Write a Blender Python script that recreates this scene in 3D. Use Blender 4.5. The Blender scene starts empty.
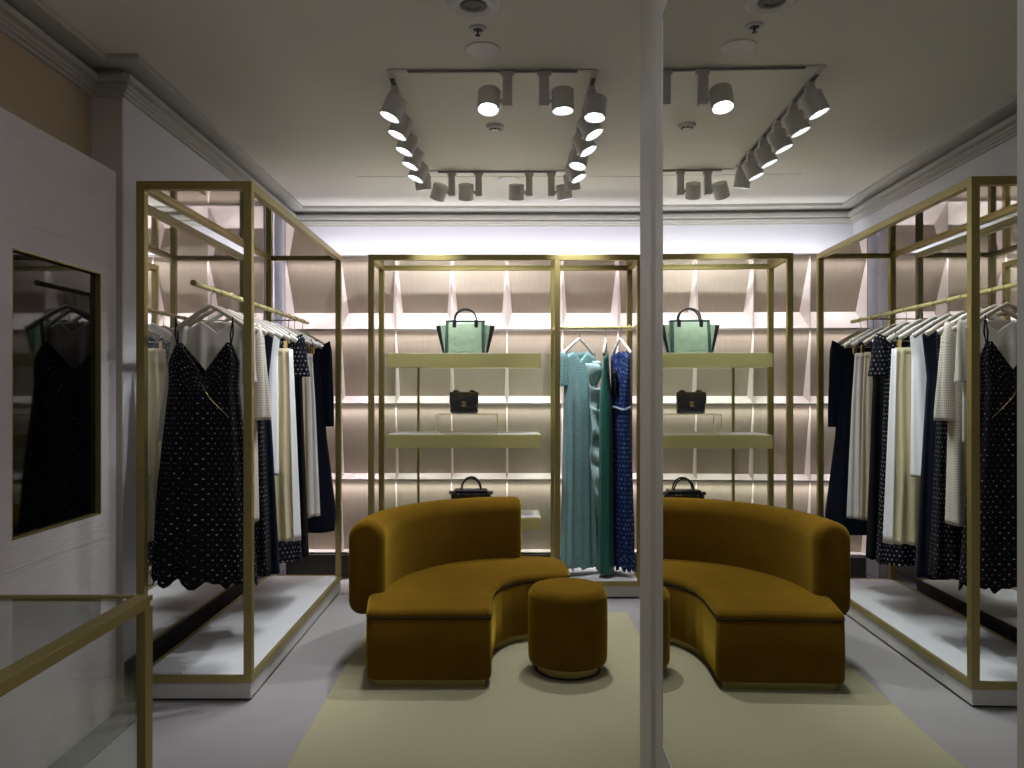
import bpy, bmesh, math, random
from mathutils import Vector, Matrix
random.seed(7)
PI = math.pi
SC = bpy.context.scene
COL = SC.collection

# ------------------------------------------------------------------ camera, world, exposure
F = 780.0                                   # focal length in pixels of a 1024 wide frame
cd = bpy.data.cameras.new('camera'); cam = bpy.data.objects.new('camera', cd); COL.objects.link(cam)
cam.location = (0, 0, 1.5); cam.rotation_euler = (PI/2, 0, 0)
cd.sensor_fit = 'HORIZONTAL'; cd.sensor_width = 36.0; cd.lens = 36.0*F/1024.0
cd.shift_x = 7/1024.0; cd.shift_y = 8/1024.0
cd.clip_start = 0.05
SC.camera = cam
W = bpy.data.worlds.new('world'); SC.world = W; W.use_nodes = True
W.node_tree.nodes['Background'].inputs[0].default_value = (0.6, 0.65, 0.7, 1)
W.node_tree.nodes['Background'].inputs[1].default_value = 0.02
vs = SC.view_settings
vs.view_transform = 'Standard'; vs.look = 'None'; vs.gamma = 1.0; vs.exposure = -0.15
vs.use_curve_mapping = False

def area(name, loc, direction, sx, sy, power, color):
    l = bpy.data.lights.new(name, 'AREA'); l.shape = 'RECTANGLE'; l.size = sx; l.size_y = sy
    l.energy = power; l.color = color
    o = bpy.data.objects.new(name, l); COL.objects.link(o); o.location = loc
    o.rotation_euler = Vector(direction).to_track_quat('-Z', 'Y').to_euler()
    return o
COVE = (0.90, 0.89, 1.0)
area('cove_light', (0.0, 6.60, 2.63), (0, 0.9, 0.45), 3.5, 0.05, 13, COVE)
lg = area('cove_light', (-1.74, 6.72, 1.35), (-0.75, 0.65, 0), 0.04, 2.3, 7.0, COVE)
lg.rotation_euler = (PI/2, 0, math.radians(49))
# LED strips tucked under the front lip of every row of niches
for z_, p_ in ((2.59, 9), (2.0, 8), (1.404, 8), (0.794, 8)):
    area('niche_led', (0.47, 6.272, z_-0.010), (0, 0.20, -1), 4.45, 0.020, p_, (1.0, 0.93, 0.95)).data.spread = math.radians(80)
    area('niche_led', (0.47, 6.268, z_-0.008), (0, 0.20, -1), 4.45, 0.020, p_*0.13, (1.0, 0.93, 0.95))  # weak wide copy added to fill the dark band below each lip
# unseen fill lamp added on the ceiling to brighten the front of the room
area('front_fill_light', (-0.6, 1.2, 3.08), (0, 0, -1), 1.2, 1.2, 15.0, (0.93, 0.95, 1.0))

# ------------------------------------------------------------------ materials
def new_mat(name):
    m = bpy.data.materials.new(name); m.use_nodes = True
    nt = m.node_tree; b = nt.nodes['Principled BSDF']
    return m, nt, b
def mat(name, col, rough=0.5, metal=0.0, spec=0.5, noise=0.0, nscale=30, bump=0.0, bscale=200,
        sheen=0.0, coat=0.0, emis=None, es=0.0, stretch=None):
    m, nt, b = new_mat(name)
    b.inputs['Base Color'].default_value = (*col, 1)
    b.inputs['Roughness'].default_value = rough
    b.inputs['Metallic'].default_value = metal
    b.inputs['Specular IOR Level'].default_value = spec
    if sheen:
        b.inputs['Sheen Weight'].default_value = sheen
        b.inputs['Sheen Roughness'].default_value = 0.4
    if coat:
        b.inputs['Coat Weight'].default_value = coat; b.inputs['Coat Roughness'].default_value = 0.03
    if emis:
        b.inputs['Emission Color'].default_value = (*emis, 1); b.inputs['Emission Strength'].default_value = es
    tc = nt.nodes.new('ShaderNodeTexCoord'); mp = nt.nodes.new('ShaderNodeMapping')
    nt.links.new(tc.outputs['Object'], mp.inputs[0])
    if stretch: mp.inputs['Scale'].default_value = stretch
    if noise:
        n = nt.nodes.new('ShaderNodeTexNoise'); n.inputs['Scale'].default_value = nscale; n.inputs['Detail'].default_value = 4
        nt.links.new(mp.outputs[0], n.inputs[0])
        r = nt.nodes.new('ShaderNodeMix'); r.data_type = 'RGBA'
        r.inputs[6].default_value = (*[c*(1-noise) for c in col], 1)
        r.inputs[7].default_value = (*[min(1, c*(1+noise)) for c in col], 1)
        nt.links.new(n.outputs[0], r.inputs[0]); nt.links.new(r.outputs[2], b.inputs['Base Color'])
    if bump:
        n = nt.nodes.new('ShaderNodeTexNoise'); n.inputs['Scale'].default_value = bscale; n.inputs['Detail'].default_value = 3
        nt.links.new(mp.outputs[0], n.inputs[0])
        bp = nt.nodes.new('ShaderNodeBump'); bp.inputs['Strength'].default_value = bump; bp.inputs['Distance'].default_value = 0.01
        nt.links.new(n.outputs[0], bp.inputs['Height']); nt.links.new(bp.outputs[0], b.inputs['Normal'])
    return m

M = {}
M['ceiling'] = mat('ceiling_paint', (0.76, 0.74, 0.64), 0.9, noise=0.02, nscale=3)
M['cornice'] = mat('cornice_paint', (0.48, 0.47, 0.41), 0.7)
M['wall'] = mat('wall_paint', (0.66, 0.65, 0.68), 0.6, noise=0.02, nscale=4)
M['tan_wall'] = mat('tan_wall_paint', (0.48, 0.36, 0.24), 0.8)
M['pier'] = mat('pier_paint', (0.60, 0.56, 0.50), 0.6)
M['panel'] = mat('white_wood_panel', (0.56, 0.52, 0.52), 0.55, noise=0.10, nscale=6, bump=0.25, bscale=14, stretch=(1, 1, 14))
M['floor'] = mat('grey_carpet', (0.265, 0.247, 0.247), 0.95, noise=0.07, nscale=5, bump=0.25, bscale=260)
M['border'] = mat('dark_floor_border', (0.16, 0.155, 0.15), 0.6, noise=0.1, nscale=8)
M['rug'] = mat('beige_rug', (0.345, 0.318, 0.195), 0.97, noise=0.06, nscale=60, bump=0.4, bscale=320)
M['baseboard'] = mat('dark_baseboard', (0.045, 0.042, 0.045), 0.35, noise=0.1, nscale=12)
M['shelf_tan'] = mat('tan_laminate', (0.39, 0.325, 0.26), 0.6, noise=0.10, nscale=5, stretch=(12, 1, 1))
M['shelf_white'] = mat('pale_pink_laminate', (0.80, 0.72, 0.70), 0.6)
M['brass'] = mat('brushed_brass', (0.39, 0.32, 0.12), 0.42, metal=0.8, noise=0.10, nscale=8, stretch=(1, 1, 25))
M['brass_shelf'] = mat('brushed_brass_shelf', (0.66, 0.60, 0.25), 0.36, metal=0.35, noise=0.08, nscale=30, stretch=(14, 1, 1))
M['plinth'] = mat('pale_plinth', (0.52, 0.50, 0.46), 0.5)
M['base_top'] = mat('white_display_base', (0.56, 0.56, 0.58), 0.45)
M['toe'] = mat('black_toe_kick', (0.02, 0.02, 0.02), 0.6)
M['velvet'] = mat('ochre_velvet', (0.118, 0.060, 0.004), 0.9, spec=0.05, noise=0.25, nscale=7, bump=0.12, bscale=300, sheen=0.75)
M['velvet'].node_tree.nodes['Principled BSDF'].inputs['Sheen Tint'].default_value = (0.55, 0.37, 0.04, 1)
M['piping'] = mat('dark_velvet_piping', (0.03, 0.016, 0.003), 0.9)
M['lamp_white'] = mat('spotlight_casing', (0.66, 0.65, 0.62), 0.45)
M['lens'] = mat('lit_lens', (1, 1, 1), 0.3, emis=(0.86, 0.93, 1.0), es=9.0)
M['lens_dim'] = mat('lamp_lens', (0.5, 0.55, 0.65), 0.2)
M['dark'] = mat('dark_plastic', (0.02, 0.02, 0.02), 0.5)
M['track'] = mat('track_slot', (0.10, 0.10, 0.09), 0.5)
M['track_rim'] = mat('track_rim', (0.60, 0.58, 0.52), 0.5)
M['frame_trim'] = mat('mirror_surround_paint', (0.58, 0.56, 0.49), 0.5)
M['mirror'] = mat('mirror_glass', (0.86, 0.885, 0.855), 0.0, metal=1.0)
M['mirror_top'] = mat('polished_ceiling_panel', (0.62, 0.61, 0.59), 0.03, metal=1.0)
M['black_glass'] = mat('black_glass', (0.002, 0.002, 0.003), 0.04, spec=0.25)
M['hanger'] = mat('pale_wood_hanger', (0.62, 0.53, 0.44), 0.45, noise=0.08, nscale=20)
M['hanger_white'] = mat('white_hanger', (0.80, 0.76, 0.70), 0.4)
M['steel'] = mat('steel_wire', (0.6, 0.58, 0.5), 0.25, metal=1.0)
M['gold'] = mat('gold_hardware', (0.85, 0.65, 0.28), 0.25, metal=1.0)
M['black_leather'] = mat('black_leather', (0.012, 0.012, 0.016), 0.28, bump=0.2, bscale=120, coat=0.4)
M['glossy_leather'] = mat('glossy_quilted_leather', (0.020, 0.021, 0.028), 0.24, bump=0.5, bscale=70, spec=0.9, coat=1.0)
M['green_leather'] = mat('mint_leather', (0.27, 0.36, 0.235), 0.38, noise=0.25, nscale=16, bump=0.25, bscale=40, spec=0.6)
M['green_trim'] = mat('dark_green_leather', (0.03, 0.065, 0.05), 0.35)
M['navy'] = mat('navy_cloth', (0.005, 0.007, 0.017), 0.85, spec=0.15, bump=0.2, bscale=150, sheen=0.03)
M['black'] = mat('black_cloth', (0.005, 0.005, 0.007), 0.85, spec=0.15, bump=0.2, bscale=150)
M['cream'] = mat('cream_cloth', (0.72, 0.64, 0.40), 0.8, bump=0.15, bscale=90, sheen=0.1)
M['white'] = mat('white_cloth', (0.80, 0.80, 0.82), 0.8, bump=0.15, bscale=90)
M['greige'] = mat('grey_cream_cloth', (0.60, 0.57, 0.56), 0.8, bump=0.15, bscale=90)
M['beige'] = mat('beige_cloth', (0.50, 0.42, 0.30), 0.8, bump=0.15, bscale=90)
M['green_cloth'] = mat('emerald_satin', (0.010, 0.115, 0.085), 0.42, bump=0.2, bscale=12, stretch=(6, 6, 0.6), sheen=0.2)
M['black_dress_bow'] = mat('black_ribbon', (0.01, 0.012, 0.012), 0.4)

def mirror_mix(name, white, fac, rough=0.02):
    m, nt, b = new_mat(name)
    b.inputs['Base Color'].default_value = (*white, 1); b.inputs['Roughness'].default_value = 0.4
    g = nt.nodes.new('ShaderNodeBsdfGlossy'); g.inputs['Roughness'].default_value = rough
    g.inputs['Color'].default_value = (0.85, 0.84, 0.82, 1)
    mx = nt.nodes.new('ShaderNodeMixShader'); mx.inputs[0].default_value = fac
    nt.links.new(b.outputs[0], mx.inputs[1]); nt.links.new(g.outputs[0], mx.inputs[2])
    nt.links.new(mx.outputs[0], nt.nodes['Material Output'].inputs[0])
    return m
M['lacquer'] = mirror_mix('silvered_lacquer', (0.40, 0.40, 0.43), 0.85)
M['base_gloss'] = mirror_mix('glossy_dark_baseboard', (0.03, 0.03, 0.035), 0.22, 0.06)

def thin_glass(name, tint, power=5.0, base=0.03):
    m, nt, b = new_mat(name); nt.nodes.remove(b)
    t = nt.nodes.new('ShaderNodeBsdfTransparent'); t.inputs[0].default_value = (*tint, 1)
    g = nt.nodes.new('ShaderNodeBsdfGlossy'); g.inputs['Roughness'].default_value = 0.01
    lw = nt.nodes.new('ShaderNodeLayerWeight'); lw.inputs[0].default_value = 0.5
    pw = nt.nodes.new('ShaderNodeMath'); pw.operation = 'POWER'; pw.inputs[1].default_value = power
    fr = nt.nodes.new('ShaderNodeMath'); fr.operation = 'MULTIPLY_ADD'; fr.inputs[1].default_value = 0.9; fr.inputs[2].default_value = base
    nt.links.new(lw.outputs['Facing'], pw.inputs[0]); nt.links.new(pw.outputs[0], fr.inputs[0])
    mx = nt.nodes.new('ShaderNodeMixShader')
    nt.links.new(fr.outputs[0], mx.inputs[0]); nt.links.new(t.outputs[0], mx.inputs[1]); nt.links.new(g.outputs[0], mx.inputs[2])
    nt.links.new(mx.outputs[0], nt.nodes['Material Output'].inputs[0])
    return m
M['glass'] = thin_glass('clear_glass', (0.97, 0.98, 0.97))
M['glass_top'] = thin_glass('reflective_top_glass', (0.86, 0.87, 0.86), 3.0, 0.08)
M['glass_tint'] = thin_glass('tinted_glass', (0.91, 0.95, 0.90))

def sheer(name, col, alpha):
    m, nt, b = new_mat(name)
    b.inputs['Base Color'].default_value = (*col, 1); b.inputs['Roughness'].default_value = 0.9
    b.inputs['Alpha'].default_value = alpha
    return m
M['sheer'] = sheer('sheer_cream_chiffon', (0.66, 0.61, 0.54), 0.62)

def dotted(name, base, dot, freq, radius, metal=0.6, rough=0.3, drop=0.35, stag=True):
    """fabric with a regular grid of small dots, some of them brighter"""
    m, nt, b = new_mat(name)
    tc = nt.nodes.new('ShaderNodeTexCoord'); sep = nt.nodes.new('ShaderNodeSeparateXYZ')
    nt.links.new(tc.outputs['UV'], sep.inputs[0])
    def mth(op, a, c=None):
        n = nt.nodes.new('ShaderNodeMath'); n.operation = op
        for i, v in enumerate((a, c)):
            if v is None: continue
            if isinstance(v, (int, float)): n.inputs[i].default_value = v
            else: nt.links.new(v, n.inputs[i])
        return n.outputs[0]
    u = mth('MULTIPLY', sep.outputs[0], freq[0]); v = mth('MULTIPLY', sep.outputs[1], freq[1])
    fv = mth('FLOOR', v)
    if stag: u = mth('ADD', u, mth('MULTIPLY', mth('MODULO', fv, 2.0), 0.5))
    du = mth('SUBTRACT', mth('FRACT', u), 0.5); dv = mth('SUBTRACT', mth('FRACT', v), 0.5)
    d = mth('SQRT', mth('ADD', mth('MULTIPLY', du, du), mth('MULTIPLY', dv, dv)))
    on = mth('LESS_THAN', d, radius)
    cx = nt.nodes.new('ShaderNodeCombineXYZ'); nt.links.new(mth('FLOOR', u), cx.inputs[0]); nt.links.new(fv, cx.inputs[1])
    wn = nt.nodes.new('ShaderNodeTexWhiteNoise'); wn.noise_dimensions = '2D'; nt.links.new(cx.outputs[0], wn.inputs[0])
    keep = mth('GREATER_THAN', wn.outputs[0], drop)
    k = mth('MULTIPLY', on, mth('ADD', mth('MULTIPLY', keep, 0.7), 0.3))
    mx = nt.nodes.new('ShaderNodeMix'); mx.data_type = 'RGBA'
    mx.inputs[6].default_value = (*base, 1); mx.inputs[7].default_value = (*dot, 1)
    nt.links.new(k, mx.inputs[0]); nt.links.new(mx.outputs[2], b.inputs['Base Color'])
    nt.links.new(mth('MULTIPLY', on, metal), b.inputs['Metallic'])
    r = mth('SUBTRACT', 0.8, mth('MULTIPLY', on, 0.8-rough)); nt.links.new(r, b.inputs['Roughness'])
    b.inputs['Specular IOR Level'].default_value = 0.2
    return m
M['sequin'] = dotted('black_sequin_net', (0.005, 0.005, 0.008), (0.45, 0.45, 0.52), (36, 48), 0.13, drop=0.55)
M['sequin_dots'] = dotted('navy_dotted_cloth', (0.007, 0.008, 0.018), (0.60, 0.58, 0.56), (34, 44), 0.16)
M['lace'] = dotted('cream_openwork_knit', (0.58, 0.53, 0.46), (0.25, 0.22, 0.19), (110, 90), 0.24, metal=0, rough=0.8, drop=0.0, stag=False)
M['teal'] = dotted('teal_sequinned_cloth', (0.19, 0.34, 0.35), (0.38, 0.52, 0.53), (52, 90), 0.26, metal=0.2, drop=0.4)
M['teal_ruffle'] = mat('teal_chiffon', (0.40, 0.56, 0.57), 0.7, noise=0.25, nscale=30, bump=0.3, bscale=25)
M['blue'] = dotted('blue_printed_cloth', (0.008, 0.022, 0.105), (0.12, 0.18, 0.34), (24, 36), 0.27, metal=0, rough=0.7, drop=0.45)
M['pale_blue'] = mat('pale_blue_cloth', (0.42, 0.50, 0.62), 0.7)

# ------------------------------------------------------------------ mesh helpers
def obj(name, bm, m, parent=None, smooth=False, mats=None):
    me = bpy.data.meshes.new(name)
    bmesh.ops.recalc_face_normals(bm, faces=bm.faces)
    bm.to_mesh(me); bm.free()
    o = bpy.data.objects.new(name, me); COL.objects.link(o)
    for mm in (mats or [m]): me.materials.append(mm)
    if smooth:
        for p in me.polygons: p.use_smooth = True
    if parent: o.parent = parent
    return o
def tag(o, label=None, cat=None, group=None, kind=None):
    if label: o['label'] = label
    if cat: o['category'] = cat
    if group: o['group'] = group
    if kind: o['kind'] = kind
    return o
def thing(name, label, cat, loc=(0, 0, 0), rotz=0, group=None):
    o = bpy.data.objects.new(name, None); COL.objects.link(o)
    o.location = loc; o.rotation_euler = (0, 0, rotz); o.empty_display_size = 0.05
    return tag(o, label, cat, group)
def struct(name, bm, m, **k):
    return tag(obj(name, bm, m, **k), kind='structure')
def box(bm, x0, x1, y0, y1, z0, z1, bev=0.0, mi=0, mtx=None):
    vs_ = [bm.verts.new((x, y, z)) for x in (x0, x1) for y in (y0, y1) for z in (z0, z1)]
    fs = [(0, 1, 3, 2), (4, 6, 7, 5), (0, 4, 5, 1), (2, 3, 7, 6), (0, 2, 6, 4), (1, 5, 7, 3)]
    F_ = [bm.faces.new([vs_[i] for i in f]) for f in fs]
    for f in F_: f.material_index = mi
    if bev:
        es = list({e for f in F_ for e in f.edges})
        r = bmesh.ops.bevel(bm, geom=es, offset=bev, segments=2, profile=0.6, affect='EDGES')
        for f in r['faces']: f.material_index = mi
    if mtx is not None:
        bmesh.ops.transform(bm, matrix=mtx, verts=[v for v in vs_ if v.is_valid])
    return bm
def B(*a, **k):
    bm = bmesh.new(); box(bm, *a, **k); return bm
def lathe(bm, prof, c=(0, 0, 0), seg=32, mtx=None, mi=0):
    rings = []
    for r, z in prof:
        if r < 1e-6: rings.append([bm.verts.new((0, 0, z))])
        else: rings.append([bm.verts.new((r*math.cos(2*PI*i/seg), r*math.sin(2*PI*i/seg), z)) for i in range(seg)])
    for a, b in zip(rings, rings[1:]):
        if len(a) == 1 and len(b) == 1: continue
        for i in range(seg):
            j = (i+1) % seg
            q = ([a[0], b[i], b[j]] if len(a) == 1 else [a[i], a[j], b[0]] if len(b) == 1 else [a[i], a[j], b[j], b[i]])
            f = bm.faces.new(q); f.material_index = mi
    T = Matrix.Translation(Vector(c)) @ (mtx or Matrix.Identity(4))
    bmesh.ops.transform(bm, matrix=T, verts=[v for r in rings for v in r])
    return bm
def tube(bm, pts, r, seg=8, closed=False, mi=0, flat=1.0):
    pts = [Vector(p) for p in pts]; n = len(pts); rings = []
    up = Vector((0, 0, 1))
    for i, p in enumerate(pts):
        if closed: d = pts[(i+1) % n]-pts[i-1]
        else: d = pts[min(i+1, n-1)]-pts[max(i-1, 0)]
        d.normalize()
        a = d.cross(up)
        if a.length < 1e-3: a = d.cross(Vector((0, 1, 0)))
        a.normalize(); b = a.cross(d).normalized()
        rr = r[i] if isinstance(r, (list, tuple)) else r
        rings.append([bm.verts.new(p+a*(rr*math.cos(2*PI*k/seg))+b*(rr*flat*math.sin(2*PI*k/seg))) for k in range(seg)])
    m_ = n if closed else n-1
    for i in range(m_):
        A, Bq = rings[i], rings[(i+1) % n]
        for k in range(seg):
            f = bm.faces.new([A[k], A[(k+1) % seg], Bq[(k+1) % seg], Bq[k]]); f.material_index = mi
    if not closed:
        for q in (rings[0], rings[-1]):
            f = bm.faces.new(q); f.material_index = mi
    return bm
def prism(bm, pts, z0, z1):
    a = [bm.verts.new((x, y, z0)) for x, y in pts]; b = [bm.verts.new((x, y, z1)) for x, y in pts]
    n = len(pts); bot = bm.faces.new(a); top = bm.faces.new(b)
    for i in range(n): bm.faces.new([a[i], a[(i+1) % n], b[(i+1) % n], b[i]])
    return a, b, bot, top
def at(x, y, Y):                        # image point at depth Y
    return Vector(((x-505)*Y/F, Y, 1.5-(y-392)*Y/F))
def copy_tree(o, parent=None):
    c = o.copy(); COL.objects.link(c); c.parent = parent
    for ch in list(o.children): copy_tree(ch, c)
    return c

# ================================================================== the room
ZC = 3.10
YB = 6.84                               # back wall
XL = -1.875                             # left wall behind the rack
XR = 2.35
struct('floor', B(-2.3, 2.5, -1.6, 7.1, -0.1, 0), M['floor'])
struct('trim_1', B(-1.83, -1.685, -1.4, 3.74, 0.0, 0.004), M['border'])
struct('ceiling', B(-2.3, 2.5, -1.6, 7.1, ZC, ZC+0.1), M['ceiling'])
struct('wall_back', B(-2.3, 2.5, YB, YB+0.1, 0, ZC), M['wall'])
struct('wall_right', B(XR, XR+0.1, -1.5, YB, 0, ZC), M['wall'])
struct('wall_rear', B(-2.3, 2.5, -1.6, -1.5, 0, ZC), M['pier'])
bm = bmesh.new(); box(bm, XL-0.15, XL, 3.84, YB, 0, ZC)
struct('wall_left', bm, M['wall'])
struct('wall_left_front', B(-2.13, -2.03, -1.5, 3.83, 0, ZC), M['tan_wall'])
bm = B(-2.03, XL-0.001, 3.825, 3.84, 0, ZC)
struct('trim_2', bm, M['pier'])
# silvered lacquer sheet on the wall behind the rack
struct('trim_3', B(XL, XL+0.012, 4.02, 6.30, 0.175, 2.56), M['lacquer'])
struct('baseboard_left', B(XL, XL+0.014, 3.84, 6.3, 0.0, 0.17), M['base_gloss'])
# left wall clad box with the black glass
def panel_wall():
    x0, x1 = -2.03, -1.823
    y0, y1, ya, yb = -1.4, 3.656, 2.884, 3.52
    za, zb, zt = 0.95, 2.035, 2.53
    bm = bmesh.new()
    box(bm, x0, x1, y0, ya, 0.0, zt); box(bm, x0, x1, yb, y1, 0.0, zt)
    box(bm, x0, x1, ya, yb, 0.0, za); box(bm, x0, x1, ya, yb, zb, zt)
    box(bm, x0, x1-0.09, ya, yb, za, zb)
    # fine raised joint lines round the opening
    for (a, b, c, d) in ((2.72, 3.585, 2.14, 2.144), (2.72, 3.585, 0.84, 0.844)):
        box(bm, x1, x1+0.002, a, b, c, d)
    struct('wall_left_panel', bm, M['panel'])
    t = thing('display_window', 'black glass display window in thin brass frame set into the white left wall', 'window', (x1-0.05, (ya+yb)/2, za))
    hw = (yb-ya)/2; h = zb-za
    g = obj('glass', B(0.020, 0.027, -hw+0.003, hw-0.003, 0.003, h-0.003), M['black_glass'], t)
    bm = bmesh.new()
    for (a, b, c, d) in ((-hw, -hw+0.005, 0, h), (hw-0.005, hw, 0, h), (-hw, hw, 0, 0.005), (-hw, hw, h-0.005, h)):
        box(bm, 0.026, 0.0505, a, b, c, d)
    obj('frame', bm, M['brass'], t)
panel_wall()

# cornice swept around the room
def sweep(bm, path, prof, closed=False):
    """path: plan points, room on the right-hand side of travel; prof: (protrusion, z)"""
    n = len(path); rows = []
    for i, p in enumerate(path):
        p = Vector(p)
        def nrm(a, b):
            d = (Vector(b)-Vector(a)).normalized(); return Vector((d.y, -d.x))
        n0 = nrm(path[i-1], p) if i > 0 else None
        n1 = nrm(p, path[i+1]) if i < n-1 else None
        if n0 is None: o = n1
        elif n1 is None: o = n0
        else:
            s = n0+n1; o = s/(1+n0.dot(n1))
        rows.append([bm.verts.new((p.x+o.x*q, p.y+o.y*q, z)) for q, z in prof])
    for a, b in zip(rows, rows[1:]):
        for k in range(len(prof)-1): bm.faces.new([a[k], a[k+1], b[k+1], b[k]])
PROF = [(0, 2.948), (0.018, 2.948), (0.018, 2.962), (0.034, 2.965), (0.034, 2.975), (0.046, 2.978), (0.046, 2.99), (0.038, 2.993),
        (0.038, 3.002), (0.066, 3.006), (0.066, 3.034), (0.012, 3.037), (0.012, 3.070), (0.132, 3.073), (0.14, 3.078), (0.14, 3.101)]
bm = bmesh.new()
sweep(bm, [(-2.03, -1.5), (-2.03, 3.825), (XL, 3.825), (XL, YB), (XR, YB), (XR, -1.5)], PROF)
struct('trim_4', bm, M['cornice'])

# ------------------------------------------------------------------ relief shelving over the back wall
def shelf_wall():
    Yf = 6.30; zf = [2.59, 2.0, 1.404, 0.794, 0.20]
    deep = [0.13, 0.11, 0.10, 0.10]; rise = [0.150, 0.063, 0.041, 0.010]; inset = [0.038, 0.014, 0.007, 0.006]
    xs0 = (285-505)*Yf/F; cw = 55.5*Yf/F
    ncol = 9
    bm = bmesh.new()
    for r in range(4):
        zt, zb = zf[r], zf[r+1]; d = deep[r]; zr = zb+rise[r]; ins = inset[r]
        for c in range(ncol):
            xa = xs0+c*cw+0.004; xb = xs0+(c+1)*cw-0.004
            A = bm.verts.new((xa, Yf, zt)); Bv = bm.verts.new((xb, Yf, zt))
            C = bm.verts.new((xa, Yf, zb+0.006)); D = bm.verts.new((xb, Yf, zb+0.006))
            R0 = bm.verts.new((xa+ins, Yf+d, zr)); R1 = bm.verts.new((xb-ins, Yf+d, zr))
            # tan tilted back; starts a touch below the edge above
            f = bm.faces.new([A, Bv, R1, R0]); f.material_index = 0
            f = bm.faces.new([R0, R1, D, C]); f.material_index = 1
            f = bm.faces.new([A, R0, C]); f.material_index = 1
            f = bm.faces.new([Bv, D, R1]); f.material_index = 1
    xe = xs0+ncol*cw
    for c in range(ncol+1):
        x = xs0+c*cw; box(bm, x-0.004, x+0.004, Yf, Yf+0.02, zf[4], zf[0], mi=1)
    for z in zf: 
        box(bm, xs0, xe, Yf-0.042, Yf-0.039 if z > 0.3 else Yf+0.02, z-0.006, z+0.006, mi=1)
        box(bm, xs0, xe, Yf-0.042, Yf+0.02, z-0.001, z+0.006, mi=1)
    box(bm, xs0-0.004, xs0+0.0, Yf, Yf+0.24, 0, zf[0], mi=1)
    box(bm, xe, xe+0.004, Yf, Yf+0.24, 0, zf[0], mi=1)
    box(bm, xs0, xe, Yf+0.235, Yf+0.24, 0, zf[0], mi=0)
    box(bm, xs0, xe, Yf, Yf+0.24, zf[0], zf[0]+0.012, mi=1)
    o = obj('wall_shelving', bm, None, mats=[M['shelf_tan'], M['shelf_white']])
    tag(o, 'pale pink and tan wall of angled pigeonhole niches across the back of the shop', 'shelving')
    bb = obj('plinth', B(xs0, xe, Yf+0.03, Yf+0.05, 0.0, 0.205), M['baseboard'], o)
shelf_wall()

# ------------------------------------------------------------------ mirror wall on the right
MX0, MK = 0.402, 0.0235
ang = math.atan(MK)
MT = Matrix.Translation(Vector((MX0, 0, 0))) @ Matrix.Rotation(-ang, 4, 'Z')   # local +Y runs along the wall, local +X behind it
def mwall():
    bm = bmesh.new()
    s = 1/math.cos(ang)
    def bx(y0, y1, z0, z1, x0, x1, m=0): box(bm, x0, x1, y0*s, y1*s, z0, z1, mi=m, mtx=MT)
    bx(0.30, 2.687, 0, ZC, 0.014, 0.12)
    bx(2.456, 2.687, 0, ZC, 0.0, 0.014)                     # outer flat
    bx(0.30, 0.48, 0, ZC, 0.0, 0.014)
    bx(0.48, 2.456, 0, 0.28, 0.0, 0.014); bx(0.48, 2.456, 2.78, ZC, 0.0, 0.014)
    struct('wall_mirror_side', bm, M['frame_trim'])
    t = thing('wall_mirror', 'tall frameless-looking mirror in a pale grey moulded surround on the right wall', 'mirror', (0, 0, 0))
    t.matrix_world = MT @ Matrix.Translation(Vector((0, 1.5, 0.42)))
    def lb(y0, y1, z0, z1, x0, x1): return (x0, x1, y0*s-1.5, y1*s-1.5, z0-0.42, z1-0.42)
    obj('mirror_glass', B(*lb(0.631, 2.264, 0.474, 2.592, 0.0015, 0.0135)), M['mirror'], t)
    bm = bmesh.new()
    for a in (lb(2.261, 2.363, 0.375, 2.69, 0, 0.0138), lb(0.54, 0.635, 0.375, 2.69, 0, 0.0138),
              lb(0.635, 2.261, 0.375, 0.477, 0, 0.0138), lb(0.635, 2.261, 2.588, 2.69, 0, 0.0138)):
        box(bm, *a)
    obj('frame', bm, M['frame_trim'], t)
mwall()

# ------------------------------------------------------------------ rug
bm = B(-0.87, 0.825, 2.82, 5.27, 0.0, 0.012, bev=0.004)
tag(obj('rug', bm, M['rug']), 'large plain khaki beige rug under the sofa and stool', 'rug')

# ------------------------------------------------------------------ brass framed display cases
P = 0.040
def frame_case(t, w, d, h, ztop_base=0.126, top='mirror_top', mids=()):
    """open brass frame: local x 0..w, y 0..d"""
    for (x, y) in ((0, 0), (w-P, 0), (0, d-P), (w-P, d-P)):
        obj('post', B(x, x+P, y, y+P, ztop_base, h-P, bev=0.002), M['brass'], t)
    for x in mids:
        for y in (0, d-P):
            obj('post', B(x, x+P, y, y+P, ztop_base, h-P, bev=0.002), M['brass'], t)
    for (x0, x1, y0, y1) in ((0, w, 0, P), (0, w, d-P, d), (0, P, P, d-P), (w-P, w, P, d-P)):
        obj('top_rail', B(x0, x1, y0, y1, h-P, h, bev=0.002), M['brass'], t)
    obj('top_panel', B(P, w-P, P, d-P, h-0.022, h-0.012), M[top], t)
    bm = bmesh.new()
    for (x0, x1, y0, y1) in ((0, w, 0, 0.02), (0, w, d-0.02, d), (0, 0.02, 0.02, d-0.02), (w-0.02, w, 0.02, d-0.02)):
        box(bm, x0, x1, y0, y1, ztop_base-0.034, ztop_base)
    obj('base_rail', bm, M['brass'], t)
    obj('base_top', B(0.02, w-0.02, 0.02, d-0.02, ztop_base-0.03, ztop_base-0.004), M['base_top'], t)
    obj('plinth', B(0.008, w-0.008, 0.008, d-0.008, 0.014, ztop_base-0.034), M['plinth'], t)
    obj('toe_kick', B(0.03, w-0.03, 0.03, d-0.03, 0.0, 0.014), M['toe'], t)
RX0, RX1, RY0, RY1 = -1.785, -1.226, 3.774, 5.86
rack = thing('clothes_rack', 'tall open brass frame clothes rack with white base along the left wall', 'clothes rack', (RX0, RY0, 0))
frame_case(rack, RX1-RX0, RY1-RY0, 2.522)
RODX, RODZ = -1.476, 2.017
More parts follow.
